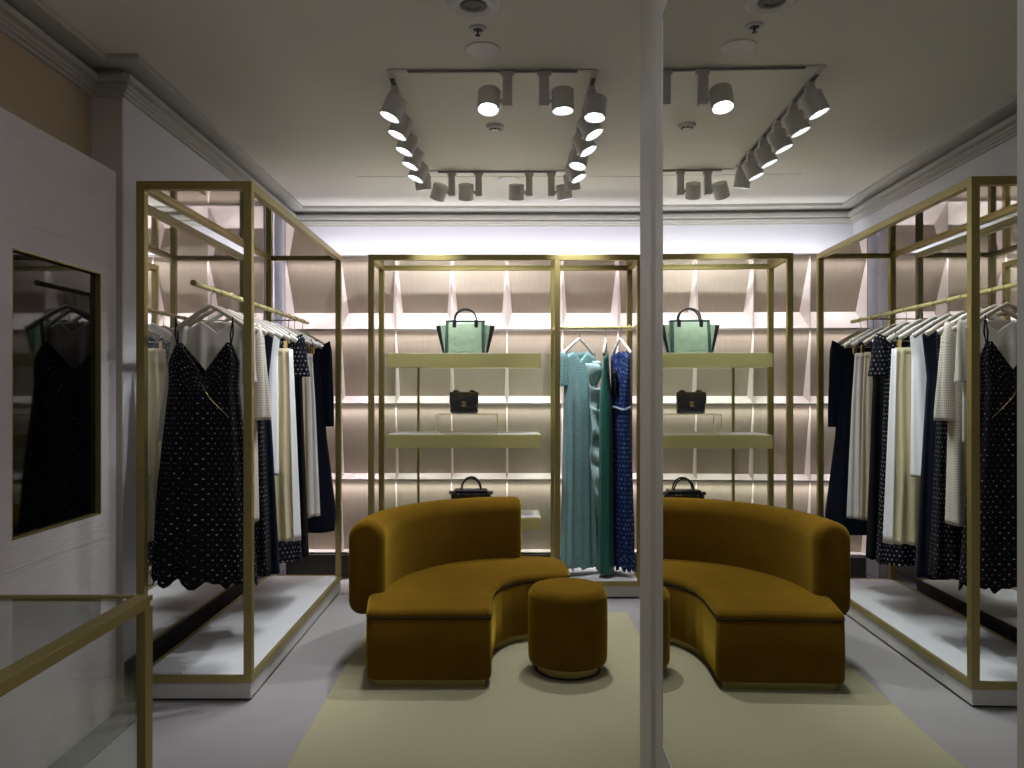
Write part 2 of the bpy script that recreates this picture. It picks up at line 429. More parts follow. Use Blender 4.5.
bm = bmesh.new(); tube(bm, [(RODX-RX0, 3.70-RY0, RODZ), (RODX-RX0, 5.84-RY0, RODZ)], 0.0125, 14)
rod = obj('hanging_rail', bm, M['brass_shelf'], rack, smooth=False)
bm = bmesh.new()
tube(bm, [(RODX-RX0, 3.692-RY0, RODZ), (RODX-RX0, 3.702-RY0, RODZ)], 0.0145, 14)
obj('rail_end_cap', bm, M['brass'], rod)
for yy in (5.58,):
    bm = bmesh.new(); tube(bm, [(RODX-RX0, yy-RY0, RODZ-0.004), (XL+0.012-RX0, yy-RY0, RODZ-0.004)], 0.0045, 8)
    obj('rail_bracket', bm, M['brass'], rack)
UX0, UX1, UY0, UY1 = -0.992, 1.0, 5.65, 6.16
P = 0.041
unit = thing('display_unit', 'wide brass frame display unit with bag shelves and a dress bay at the back', 'display unit', (UX0, UY0, 0))
UD = UY1-UY0
frame_case(unit, UX1-UX0, UD, 2.497, top='glass_top', mids=(0.359-UX0,))
SX0, SX1 = -0.867-UX0, 0.264-UX0
for k, (z0, z1) in enumerate(((1.684, 1.787), (1.09, 1.19), (0.486, 0.58))):
    s = obj('shelf', B(SX0, SX1, 0.07, 0.45, z0, z1-0.004, bev=0.0015), M['brass_shelf'], unit)
    obj('shelf_top', B(SX0+0.012, SX1-0.012, 0.085, 0.44, z1-0.005, z1), M['base_top'], s)
obj('back_glass', B(P, 0.359-UX0, UD-0.028, UD-0.020, 0.126, 1.80), M['glass_tint'], unit)
bm = B(-0.687-UX0, -0.670-UX0, UD-0.06, UD-0.028, 0.126, 1.80)
obj('support_strip', bm, M['brass'], unit)
UR = 1.988
bm = bmesh.new(); tube(bm, [(0.359+P-UX0-0.006, 0.25, UR), (UX1-UX0-P+0.006, 0.25, UR)], 0.011, 14)
for x in (0.405-UX0, UX1-UX0-0.066): tube(bm, [(x, 0.25, UR), (x+0.012, 0.25, UR)], 0.02, 14)
obj('hanging_rail', bm, M['brass_shelf'], unit)
for x in (0.359-UX0+P*0.5, UX1-UX0-P*0.5):
    obj('rail_crossbar', B(x-0.007, x+0.007, P, UD-P, UR-0.011, UR+0.011), M['brass'], unit)

# ------------------------------------------------------------------ glass counter case front left
def counter():
    w, d, h = 0.95, 1.25, 0.985; q = 0.028; qp = 0.022
    x1, y1 = -0.896, 1.985
    t = thing('glass_counter', 'brass edged glass counter case in the near left corner', 'display case', (x1-w, y1-d, 0))
    for (x, y) in ((0, 0), (w-qp, 0), (0, d-0.042), (w-qp, d-0.042)):
        obj('post', B(x, x+qp, y, y+0.042, 0, h-q, bev=0.002), M['brass'], t)
    for (x0, x1_, y0, y1_, zz) in ((0, w, 0, q, q), (0, w, d-0.014, d, 0.014), (0, 0.04, q, d-0.014, q), (w-0.04, w, q, d-0.014, q)):
        obj('top_rail', B(x0, x1_, y0, y1_, h-zz, h, bev=0.002), M['brass'], t)
    obj('glass_top', B(0.04, w-0.04, q, d-0.014, h-0.012, h-0.004), M['glass'], t)
    obj('glass_side', B(w-0.022, w-0.014, q, d-q, 0.04, h-q), M['glass'], t)
    obj('glass_side', B(q, w-q, d-0.022, d-0.014, 0.04, h-0.014), M['glass'], t)
    bm = bmesh.new()
    for (x0, x1_, y0, y1_) in ((q, w-q, 0, q), (q, w-q, d-q, d), (0, q, q, d-q), (w-q, w, q, d-q)):
        box(bm, x0, x1_, y0, y1_, 0, q)
    obj('bottom_rail', bm, M['brass'], t)
counter()

# ------------------------------------------------------------------ sofa
def smooth_loop(pts, it=2):
    for _ in range(it):
        o = []
        for i, p in enumerate(pts):
            q = pts[(i+1) % len(pts)]
            o += [(0.75*p[0]+0.25*q[0], 0.75*p[1]+0.25*q[1]), (0.25*p[0]+0.75*q[0], 0.25*p[1]+0.75*q[1])]
        pts = o
    return pts
def inset_loop(pts, d):
    n = len(pts); out = []
    a = sum(pts[i][0]*pts[(i+1) % n][1]-pts[(i+1) % n][0]*pts[i][1] for i in range(n))
    s = 1 if a > 0 else -1
    for i in range(n):
        p0, p1, p2 = Vector(pts[i-1]), Vector(pts[i]), Vector(pts[(i+1) % n])
        d0 = (p1-p0); d1 = (p2-p1)
        if d0.length < 1e-6 or d1.length < 1e-6: out.append(tuple(p1)); continue
        d0.normalize(); d1.normalize()
        n0 = Vector((-d0.y, d0.x))*s; n1 = Vector((-d1.y, d1.x))*s
        m_ = (n0+n1)/max(0.5, 1+n0.dot(n1))
        out.append(tuple(p1+m_*d))
    return out
def loop_solid(layers):
    """layers: list of (loop, z) with same point counts"""
    bm = bmesh.new(); rows = []
    for lp, z in layers: rows.append([bm.verts.new((x, y, z)) for x, y in lp])
    n = len(rows[0])
    for a, b in zip(rows, rows[1:]):
        for i in range(n): bm.faces.new([a[i], a[(i+1) % n], b[(i+1) % n], b[i]])
    for r in (rows[0], rows[-1]):
        f = bm.faces.new(r)
    bmesh.ops.triangulate(bm, faces=[f for f in bm.faces if len(f.verts) > 4])
    return bm
def sofa():
    ox, oy = -0.15, 4.7
    t = thing('curved_sofa', 'ochre velvet curved sofa with one wrapped low backrest on the beige rug', 'sofa', (ox, oy, 0))
    # seat outline (world plan), counter clockwise
    pts = []
    pts += [(-0.700, 3.94), (-0.69, 3.912), (-0.66, 3.90), (-0.50, 3.90), (-0.28, 3.90), (-0.105, 3.90), (-0.078, 3.912), (-0.068, 3.94)]
    pts += [(-0.070, 4.12), (-0.070, 4.25), (-0.055, 4.38), (-0.02, 4.49), (0.04, 4.58), (0.12, 4.64), (0.22, 4.67), (0.34, 4.68)]
    pts += [(0.39, 4.73), (0.40, 4.90), (0.385, 5.08), (0.32, 5.18), (0.15, 5.22)]
    cx, cy, rx, ry = 0.10, 4.30, 0.86, 0.92
    for k in range(1, 9):
        a = PI/2+k*(PI/2)/9
        pts.append((cx+rx*math.cos(a)*0.985, cy+ry*math.sin(a)))
    pts += [(-0.745, 4.28), (-0.725, 4.12)]
    # round only a little at the front corners
    dens = []
    for i, p in enumerate(pts):
        q = pts[(i+1) % len(pts)]
        dens += [p, ((p[0]*2+q[0])/3, (p[1]*2+q[1])/3), ((p[0]+q[0]*2)/3, (p[1]+q[1]*2)/3)]
    lp = smooth_loop(dens, 1)
    lp = [(x-ox, y-oy) for x, y in lp]
    zt = 0.408
    L = [(inset_loop(lp, 0.02), 0.052), (inset_loop(lp, 0.006), 0.058), (lp, 0.075), (inset_loop(lp, -0.003), 0.20), (lp, zt-0.052), (inset_loop(lp, 0.010), zt-0.040)]
    obj('seat_base', loop_solid(L), M['velvet'], t, smooth=True)
    L = [(inset_loop(lp, 0.010), zt-0.040), (inset_loop(lp, 0.000), zt-0.034), (inset_loop(lp, 0.000), zt-0.022), (inset_loop(lp, 0.010), zt-0.008),
         (inset_loop(lp, 0.022), zt-0.001), (inset_loop(lp, 0.034), zt+0.002)]
    obj('seat_cushion', loop_solid(L), M['velvet'], t, smooth=True)
    pp = inset_loop(lp, 0.002)
    bm = bmesh.new(); tube(bm, [(x, y, zt-0.038) for x, y in pp], 0.0045, 6, closed=True)
    obj('piping', bm, M['piping'], t, smooth=True)
    obj('base_band', loop_solid([(inset_loop(lp, 0.038), 0.012), (inset_loop(lp, 0.038), 0.054)]), M['brass'], t)
    # backrest: rounded upright slab swept along a quarter ellipse
    bm = bmesh.new()
    th, z0, z1 = 0.100, 0.285, 0.800
    sec = []
    rt = 0.095
    def arc(cx_, cz_, a0, a1, n=6, r=rt):
        return [(cx_+r*math.cos(a0+(a1-a0)*k/n), cz_+r*math.sin(a0+(a1-a0)*k/n)) for k in range(n+1)]
    rb = 0.07
    sec += arc(th-rb, z0+rb, -PI/2, 0, 5, rb) + arc(th-rt, z1-rt, 0, PI/2, 7) + arc(-(th-rt), z1-rt, PI/2, PI, 7) + arc(-(th-rb), z0+rb, PI, 3*PI/2, 5, rb)
    N = 40; path = []
    cx, cy, rx, ry = 0.060, 4.27, 0.815, 0.95
    for k in range(N+1):
        a = PI-(PI/2)*k/N
        path.append((cx+rx*math.cos(a), cy+ry*math.sin(a)))
    path = [(path[0][0], path[0][1]-0.0)]+path[1:]
    # end roundings: shrink the section at the ends
    rings = []
    def ring(p, d, sc, push):
        nrm = Vector((-d.y, d.x)); c = Vector(p)+d*push
        r_ = []
        zc = (z0+z1)/2
        for (u, z) in sec:
            uu = u*(1-(1-sc)*1.0) if True else u
            zz = zc+(z-zc)*(1-(1-sc)*0.35)
            r_.append(bm.verts.new((c.x+nrm.x*uu-ox, c.y+nrm.y*uu-oy, zz)))
        return r_
    dirs = []
    for i in range(len(path)):
        a = Vector(path[max(0, i-1)]); b = Vector(path[min(len(path)-1, i+1)])
        dirs.append((b-a).normalized())
    for sc, push in ((0.60, -0.045), (0.78, -0.040), (0.90, -0.028), (0.97, -0.012)): rings.append(ring(path[0], dirs[0], sc, push))
    for p, d in zip(path, dirs): rings.append(ring(p, d, 1, 0))
    for sc, push in ((0.97, 0.012), (0.90, 0.028), (0.78, 0.040), (0.60, 0.045)): rings.append(ring(path[-1], dirs[-1], sc, push))
    n = len(sec)
    for a, b in zip(rings, rings[1:]):
        for i in range(n): bm.faces.new([a[i], a[(i+1) % n], b[(i+1) % n], b[i]])
    bm.faces.new(rings[0]); bm.faces.new(rings[-1])
    obj('backrest', bm, M['velvet'], t, smooth=True)
sofa()
def pouf():
    t = thing('round_stool', 'round ochre velvet drum stool with brass base beside the sofa', 'stool', (0.336, 4.185, 0.016))
    R = 0.211
    prof = [(0, 0.05), (R-0.02, 0.05), (R-0.004, 0.056), (R, 0.075), (R+0.002, 0.24), (R, 0.395)]
    prof += [(R-0.055*(1-math.cos(a)), 0.395+0.055*math.sin(a)) for a in [PI/2*k/8 for k in range(1, 9)]]
    prof += [(R-0.1, 0.457), (0, 0.460)]
    obj('drum', lathe(bmesh.new(), prof, seg=56), M['velvet'], t, smooth=True)
    obj('base_band', lathe(bmesh.new(), [(0, 0.004), (R-0.048, 0.004), (R-0.048, 0.052), (0, 0.052)], seg=56), M['brass'], t, smooth=False)
    obj('foot_plate', lathe(bmesh.new(), [(0, 0), (R-0.035, 0), (R-0.035, 0.006), (0, 0.006)], seg=40), M['toe'], t)
pouf()

# ------------------------------------------------------------------ hangers and garments
HW = 0.195
def hanger_mesh(half=HW):
    bm = bmesh.new()
    pts = []; rad = []
    for k in range(-10, 11):
        u = k/10
        pts.append((u*half, 0.012*u*u, 0.035-0.120*abs(u)**1.12)); rad.append(0.0065+0.004*abs(u))
    tube(bm, pts, rad, 8, flat=1.5)
    return bm
def hook_mesh():
    bm = bmesh.new(); pts = [(0, 0, 0.03), (0, 0, 0.085)]
    R_ = 0.0185
    for k in range(0, 11):
        a = -PI/2+k*(PI*1.35)/10
        pts.append((R_*math.cos(a)*1.0, 0, 0.1145+R_*math.sin(a)))
    # wire runs up, round the rail and back over it
    tube(bm, pts, 0.0022, 6)
    return bm
def clip_bar(half=0.17):
    bm = bmesh.new(); tube(bm, [(-half, 0, -0.09), (half, 0, -0.09)], 0.003, 6)
    tube(bm, [(-half*0.9, 0, -0.09), (-half*0.9, 0, -0.035)], 0.003, 6); tube(bm, [(half*0.9, 0, -0.09), (half*0.9, 0, -0.035)], 0.003, 6)
    return bm
def make_hanger(label, group, loc, rz, m='hanger', clips=False, half=HW):
    t = thing('clothes_hanger', label, 'hanger', loc, rz, group)
    obj('shoulder_bar', hanger_mesh(half), M[m], t, smooth=True)
    obj('hook', hook_mesh(), M['steel'], t, smooth=True)
    if clips:
        obj('clip_bar', clip_bar(), M['steel'], t)
        for s in (-1, 1):
            obj('clip', B(s*0.13-0.011, s*0.13+0.011, -0.009, 0.009, -0.135, -0.082, bev=0.003), M['gold'], t)
    return t
def lerp_tab(tab, t):
    for (a, va), (b, vb) in zip(tab, tab[1:]):
        if t <= b: 
            u = (t-a)/(b-a) if b > a else 0
            return va+(vb-va)*u
    return tab[-1][1]
def garment(name, label, cat, loc, rz, m, length, wtab, dtab, folds=7, amp=0.012, neck=0.07, vneck=0.12, shoulder=0.16,
            drop=0.06, group=None, skirt=False, ragged=0.0, seed=0, back=0.4, sway=0.0):
    """hollow cloth tube, wtab/dtab: half width / half depth against t (0 shoulder, 1 hem)"""
    rnd = random.Random(seed); ph = [rnd.uniform(0, 6.28) for _ in range(4)]
    nr, ns = 44, 96
    bm = bmesh.new(); uvl = bm.loops.layers.uv.new('uv'); rows = []
    ztop = -0.135 if skirt else -0.032
    for j in range(nr+1):
        t = j/nr; row = []
        w = lerp_tab(wtab, t); d = lerp_tab(dtab, t)
        for i in range(ns):
            a = 2*PI*i/ns
            ca, sa = math.cos(a), math.sin(a)
            fold = amp*(0.15+0.85*t)*(math.sin(folds*a+ph[0])+0.55*math.sin((folds*2-3)*a+ph[1]+2.0*t)+0.35*math.sin((folds+4)*a+ph[2]))
            x = (w+fold*0.5)*(abs(ca)**0.85)*(1 if ca >= 0 else -1)
            y = (d+fold*1.6)*(abs(sa)**0.75)*(1 if sa >= 0 else -1)
            z = ztop-length*t
            if not skirt:
                f = max(0, 1-t*4.5)             # shoulder slope and neckline fade with height
                ax = abs(x)
                z0_ = 0.030-0.110*min(1.15, ax/HW)**1.12
                if ax < neck:
                    dip = (vneck if sa < 0 else vneck*back)*(1-ax/neck)
                    z0_ -= dip
                z += f*z0_ + 0.006*f
                y *= (1-f*0.45)
            if t > 0.9 and ragged: z += ragged*(t-0.9)*10*(math.sin(11*a+ph[3])+math.sin(23*a+ph[1])*0.6)*0.5
            x += sway*t*t
            row.append(bm.verts.new((x, y, z)))
        rows.append(row)
    for j in range(nr):
        for i in range(ns):
            k = (i+1) % ns
            f = bm.faces.new([rows[j][i], rows[j][k], rows[j+1][k], rows[j+1][i]])
            uu = [i/ns, (i+1)/ns, (i+1)/ns, i/ns]; vv = [j/nr, j/nr, (j+1)/nr, (j+1)/nr]
            for lo, u_, v_ in zip(f.loops, uu, vv): lo[uvl].uv = (u_, v_*length/1.2)
    t = thing(name, label, cat, loc, rz, group)
    body = obj('body', bm, M[m], t, smooth=True)
    sd = body.modifiers.new('cloth', 'SOLIDIFY'); sd.thickness = 0.003; sd.offset = 0
    return t
def sleeve(t, m, side, length, r0=0.062, r1=0.055, out=0.05, zs=-0.05, x0=0.175, seed=0, cuff=None, amp=0.008, y0=0.0, flat=0.55):
    rnd = random.Random(seed); p0 = rnd.uniform(0, 6)
    bm = bmesh.new(); uvl = bm.loops.layers.uv.new('uv'); nr, ns = 22, 26; rows = []
    for j in range(nr+1):
        u = j/nr
        r = r0+(r1-r0)*u
        if u < 0.12: r *= 0.75+0.25*u/0.12
        cx = side*(x0+out*math.sin(u*PI/2)); cz = zs-length*u
        row = []
        for i in range(ns):
            a = 2*PI*i/ns
            f = 1+amp/r*(math.sin(5*a+p0+u*2)+0.5*math.sin(9*a+3*u))*(0.3+u)
            row.append(bm.verts.new((cx+r*f*math.cos(a)*0.9, y0+r*flat*f*math.sin(a), cz+(0.02*math.cos(a)*-side*-1 if u < 0.2 else 0))))
        rows.append(row)
    for j in range(nr):
        for i in range(ns):
            k = (i+1) % ns
            f = bm.faces.new([rows[j][i], rows[j][k], rows[j+1][k], rows[j+1][i]])
            for lo, u_, v_ in zip(f.loops, [i/ns, (i+1)/ns, (i+1)/ns, i/ns], [j/nr, j/nr, (j+1)/nr, (j+1)/nr]):
                lo[uvl].uv = (u_*0.4, v_*length/1.2)
    bm.faces.new(rows[0])
    o = obj('sleeve', bm, M[m], t, smooth=True)
    sd = o.modifiers.new('cloth', 'SOLIDIFY'); sd.thickness = 0.003; sd.offset = 0
    return o
def waistband(t, m, w, d, z=-0.135, h=0.035):
    bm = bmesh.new(); a = []; b = []
    for i in range(40):
        an = 2*PI*i/40; x = (w+0.004)*math.cos(an); y = (d+0.004)*math.sin(an)
        a.append(bm.verts.new((x, y, z+0.004))); b.append(bm.verts.new((x, y, z-h)))
    for i in range(40): bm.faces.new([a[i], a[(i+1) % 40], b[(i+1) % 40], b[i]])
    o = obj('waistband', bm, M[m], t, smooth=True)
    sd = o.modifiers.new('cloth', 'SOLIDIFY'); sd.thickness = 0.004
    return o

HZ = RODZ-0.1145+                     0.0125-0.0185+0.0022
HG = 'hangers on the left rack rail'
GG = 'garments on the left rack rail'
def hang(y, rz, hl, m='hanger', clips=False, dx=0.0, half=HW):
    loc = (RODX+dx, y, HZ)
    make_hanger(hl, HG, loc, rz, m, clips, half)
    return loc
R = math.radians
DR = [(0, 0.185), (0.12, 0.17), (0.28, 0.155), (0.45, 0.19), (1, 0.235)]
DD = [(0, 0.030), (0.1, 0.045), (0.5, 0.055), (1, 0.085)]

# 1 sequinned strap dress (nearest)
loc = hang(3.93, R(-6), 'pale wooden hanger nearest the viewer holding the strappy sequinned dress', 'hanger', dx=-0.005)
g = garment('sequin_dress', 'black sequinned V-neck strap dress hanging nearest on the left rack', 'dress', (loc[0]-0.035, loc[1], loc[2]-0.085), R(-6), 'sequin', 1.235,
            [(0, 0.150), (0.06, 0.185), (0.2, 0.18), (0.35, 0.20), (0.6, 0.235), (1, 0.268)], [(0, 0.025), (0.15, 0.05), (0.5, 0.06), (1, 0.085)],
            folds=8, amp=0.013, neck=0.125, vneck=0.235, group=GG, ragged=0.03, seed=3, back=0.9)
for s in (-1, 1):
    bm = bmesh.new(); tube(bm, [(s*0.140, 0, -0.09), (s*0.146, -0.014, -0.02), (s*0.150, 0, 0.06), (s*0.146, 0.014, -0.02), (s*0.140, 0, -0.09)], 0.004, 6)
    obj('shoulder_strap', bm, M['sequin'], g)
bm = bmesh.new(); tube(bm, [(0.02, -0.066, -0.27), (0.06, -0.07, -0.34), (0.10, -0.068, -0.38), (0.16, -0.062, -0.44)], 0.0018, 5)
obj('chain', bm, M['gold'], g, smooth=True)
# 2 sheer blouse behind
loc = hang(4.02, R(5), 'pale wooden hanger holding the sheer cream blouse', 'hanger')
g = garment('sheer_blouse', 'sheer cream chiffon blouse with wide sleeves behind the sequinned strap dress', 'blouse', loc, R(5), 'sheer', 0.62,
            [(0, 0.17), (0.2, 0.15), (1, 0.15)], [(0, 0.03), (1, 0.05)], folds=9, amp=0.007, neck=0.08, vneck=0.10, group=GG, seed=4)
sleeve(g, 'sheer', -1, 0.60, 0.045, 0.062, 0.055, seed=8); sleeve(g, 'sheer', 1, 0.30, 0.045, 0.05, 0.0, x0=0.14, seed=9)
# 3 second sequinned dress
loc = hang(4.32, R(-3), 'pale wooden hanger holding the second sequinned dress', 'hanger')
g = garment('sequin_dress', 'black sequinned dress hanging between the cream openwork dress and the long navy dress', 'dress', loc, R(-3), 'sequin', 1.36,
            [(0, 0.15), (0.2, 0.13), (0.5, 0.145), (1, 0.175)], DD, folds=7, amp=0.010, group=GG, ragged=0.02, seed=5)
# 4 cream lace dress
loc = hang(4.17, R(4), 'pale hanger holding the cream openwork knit dress', 'hanger_white')
g = garment('openwork_dress', 'cream openwork knit dress with wide sleeves behind the sheer blouse', 'dress', loc, R(4), 'lace', 1.06,
            [(0, 0.17), (0.2, 0.14), (0.5, 0.145), (1, 0.155)], DD, folds=6, amp=0.009, group=GG, seed=6)
sleeve(g, 'lace', 1, 0.50, 0.050, 0.078, 0.015, x0=0.128, seed=2); sleeve(g, 'lace', -1, 0.50, 0.050, 0.078, 0.015, x0=0.128, seed=3)
# 5 long navy dress
loc = hang(4.47, R(-4), 'white hanger holding the long plain navy dress', 'hanger_white')
g = garment('navy_dress', 'long plain navy dress hanging just in front of the white shirt', 'dress', loc, R(-4), 'navy', 1.40,
            [(0, 0.15), (0.2, 0.12), (0.5, 0.145), (1, 0.185)], DD, folds=7, amp=0.012, group=GG, seed=7)
# 6 white shirt dress
loc = hang(4.62, R(3), 'white hanger holding the white shirt dress', 'hanger_white')
g = garment('white_shirt_dress', 'long white shirt hanging in front of the cream pleated skirt', 'shirt', loc, R(3), 'white', 0.86,
            [(0, 0.14), (0.2, 0.125), (1, 0.125)], DD, folds=5, amp=0.007, group=GG, seed=8)
# 7 cream pleated skirt
loc = hang(4.80, R(-5), 'white clip hanger holding the cream pleated skirt', 'hanger_white', clips=True)
g = garment('pleated_skirt', 'cream pleated long skirt with white side panel clipped by its waistband', 'skirt', loc, R(-5), 'cream', 1.17,
            [(0, 0.150), (0.2, 0.170), (0.6, 0.180), (0.72, 0.183), (1, 0.210)], [(0, 0.025), (0.3, 0.045), (1, 0.075)], folds=11, amp=0.013, group=GG, skirt=True, seed=9)
waistband(g, 'cream', 0.152, 0.027)
bm = bmesh.new(); rows = []
for j in range(25):
    u = j/24; w = 0.158+0.052*u; row = []
    for i in range(9):
        a = -0.42+0.80*i/8
        row.append(bm.verts.new(((w+0.010+0.006*math.sin(9*a+u))*math.cos(a*0.9), (0.042+0.06*u)*math.sin(a)*1.35, -0.137-1.17*u)))
    rows.append(row)
for a, b in zip(rows, rows[1:]):
    for i in range(8): bm.faces.new([a[i], a[i+1], b[i+1], b[i]])
o = obj('side_panel', bm, M['white'], g, smooth=True); o['label'] = 'smooth white side panel'
o.modifiers.new('cloth', 'SOLIDIFY').thickness = 0.004
# 8 dotted navy dress with short sleeves
loc = hang(4.98, R(4), 'pale hanger holding the dotted navy dress', 'hanger_white')
g = garment('dotted_dress', 'long navy dress with small white dots and short sleeves beyond the cream skirt', 'dress', loc, R(4), 'sequin_dots', 1.44,
            [(0, 0.16), (0.2, 0.13), (0.5, 0.14), (1, 0.175)], DD, folds=7, amp=0.010, group=GG, seed=10)
sleeve(g, 'sequin_dots', 1, 0.25, 0.055, 0.062, 0.025, x0=0.14, seed=12); sleeve(g, 'sequin_dots', -1, 0.25, 0.055, 0.062, 0.025, x0=0.14, seed=13)
# 9 black long dress (lower layer dark)
loc = hang(5.14, R(-3), 'pale hanger holding the long black dress', 'hanger')
g = garment('black_dress', 'long plain black dress between the dotted navy dress and the beige trousers', 'dress', loc, R(-3), 'black', 1.44,
            [(0, 0.16), (0.2, 0.14), (0.5, 0.155), (1, 0.18)], DD, folds=6, amp=0.011, group=GG, seed=11)
# 10 beige pleated skirt, 11 pale grey skirt
loc = hang(5.32, R(4), 'white clip hanger holding the beige skirt', 'hanger_white', clips=True)
g = garment('beige_skirt', 'narrow beige skirt mostly hidden behind the black dress', 'skirt', loc, R(4), 'beige', 1.12,
            [(0, 0.115), (0.3, 0.13), (1, 0.145)], [(0, 0.025), (1, 0.06)], folds=8, amp=0.010, group=GG, skirt=True, seed=12)
waistband(g, 'beige', 0.117, 0.027)
loc = hang(5.47, R(-4), 'white clip hanger holding the pale grey skirt', 'hanger_white', clips=True)
g = garment('pale_skirt', 'pale grey long skirt next to the black long-sleeved dress', 'skirt', loc, R(-4), 'greige', 1.13,
            [(0, 0.125), (0.3, 0.145), (1, 0.175)], [(0, 0.025), (1, 0.06)], folds=8, amp=0.010, group=GG, skirt=True, seed=13)
waistband(g, 'greige', 0.127, 0.027)
# 12 black long-sleeved dress at the far end
loc = hang(5.68, R(3), 'pale wooden hanger at the far end of the left rack', 'hanger')
g = garment('black_dress', 'black long-sleeved dress hanging last at the far end of the rack', 'dress', loc, R(3), 'navy', 1.38,
            [(0, 0.175), (0.2, 0.145), (0.5, 0.17), (0.9, 0.235), (1, 0.225)], DD, folds=6, amp=0.010, group=GG, seed=14)
sleeve(g, 'navy', 1, 0.60, 0.046, 0.034, 0.02, x0=0.165, seed=15); sleeve(g, 'navy', -1, 0.60, 0.046, 0.034, 0.02, x0=0.165, seed=16)

# dresses in the back unit
UHZ = UR-0.1145+0.011-0.0185+0.0022
UG = 'dresses in the back display unit'; UHG = 'hangers in the back display unit'
def uhang(x, rz, hl):
    loc = (x, UY0+0.25, UHZ); make_hanger(hl, UHG, loc, rz, 'hanger_white', half=0.14); return (x, UY0+0.25, UHZ-0.035)
def ruffle(t, m, pts, w=0.05, seed=0):
    rnd = random.Random(seed); bm = bmesh.new(); rows = []
    n = 90
    for j in range(n+1):
        u = j/n; k = u*(len(pts)-1); i = min(int(k), len(pts)-2); f = k-i
        p = Vector(pts[i]).lerp(Vector(pts[i+1]), f); row = []
        for s in range(6):
            v = s/5
            row.append(bm.verts.new(p+Vector((w*v*(1+0.25*math.sin(13*u*PI)), -0.012-0.030*v*math.sin(u*46)-0.01*math.sin(u*17+v*3), 0.035*v*math.sin(u*38+1)-0.03*v))))
        rows.append(row)
    for a, b in zip(rows, rows[1:]):
        for i in range(5): bm.faces.new([a[i], a[i+1], b[i+1], b[i]])
    o = obj('ruffle', bm, M[m], t, smooth=True); o.modifiers.new('cloth', 'SOLIDIFY').thickness = 0.0025
    return o
loc = uhang(0.562, R(26), 'white hanger holding the teal dress')
g = garment('teal_dress', 'long teal sequinned dress with ruffle cascade, nearest the middle brass post', 'dress', loc, R(26), 'teal', 1.62,
            [(0, 0.150), (0.15, 0.130), (0.4, 0.135), (1, 0.155)], [(0, 0.03), (0.2, 0.045), (1, 0.070)], folds=8, amp=0.007, group=UG, ragged=0.02, seed=21, neck=0.06, vneck=0.10)
sleeve(g, 'teal', -1, 0.24, 0.040, 0.045, 0.01, x0=0.125, seed=22)
r_ = ruffle(g, 'teal_ruffle', [(0.00, -0.070, -0.12), (0.03, -0.085, -0.35), (0.04, -0.095, -0.55), (0.02, -0.105, -0.8), (0.05, -0.11, -1.05), (0.09, -0.11, -1.25)], 0.10, 5)
r_['label'] = 'paler teal ruffle down the front'
ruffle(g, 'teal_ruffle', [(0.08, -0.045, -0.10), (0.09, -0.05, -0.3), (0.095, -0.05, -0.5), (0.10, -0.06, -0.75)], 0.05, 6)
loc = uhang(0.762, R(80), 'white hanger holding the emerald green dress')
g = garment('green_dress', 'long emerald green satin dress between the teal and blue dresses', 'dress', loc, R(80), 'green_cloth', 1.65,
            [(0, 0.140), (0.15, 0.125), (0.4, 0.14), (1, 0.15)], [(0, 0.03), (0.2, 0.045), (1, 0.055)], folds=6, amp=0.007, group=UG, seed=23, neck=0.06, vneck=0.12)
bm = bmesh.new()
lathe(bm, [(0, -0.02), (0.018, -0.012), (0.022, 0), (0.018, 0.012), (0, 0.02)], c=(-0.02, -0.062, -0.20), seg=12)
for s in (-1, 1):
    pts = [(-0.02, -0.066, -0.20), (-0.02+s*0.045, -0.075, -0.17), (-0.02+s*0.075, -0.07, -0.21), (-0.02+s*0.04, -0.07, -0.235), (-0.02, -0.066, -0.20)]
    tube(bm, pts, 0.010, 8, flat=0.6)
    tube(bm, [(-0.02, -0.066, -0.20), (-0.02+s*0.02, -0.075, -0.28), (-0.02+s*0.028, -0.075, -0.36)], [0.006, 0.012, 0.014], 8, flat=0.5)
obj('bow', bm, M['black_dress_bow'], g, smooth=True)
loc = uhang(0.873, R(-68), 'white hanger holding the blue printed dress')
g = garment('blue_dress', 'long blue printed dress with pale blue collar, nearest the mirror wall', 'dress', loc, R(-68), 'blue', 1.62,
            [(0, 0.135), (0.15, 0.115), (0.3, 0.10), (0.6, 0.13), (1, 0.15)], [(0, 0.03), (0.2, 0.040), (1, 0.055)], folds=8, amp=0.008, group=UG, ragged=0.04, seed=24, neck=0.06, vneck=0.12)
bm = bmesh.new()
tube(bm, [(0.104*math.cos(a), 0.058*math.sin(a), -0.455+0.01*math.sin(3*a)) for a in [2*PI*k/28 for k in range(28)]], 0.009, 8, closed=True)
o = obj('belt', bm, M['pale_blue'], g, smooth=True); o['label'] = 'pale blue waist tie'

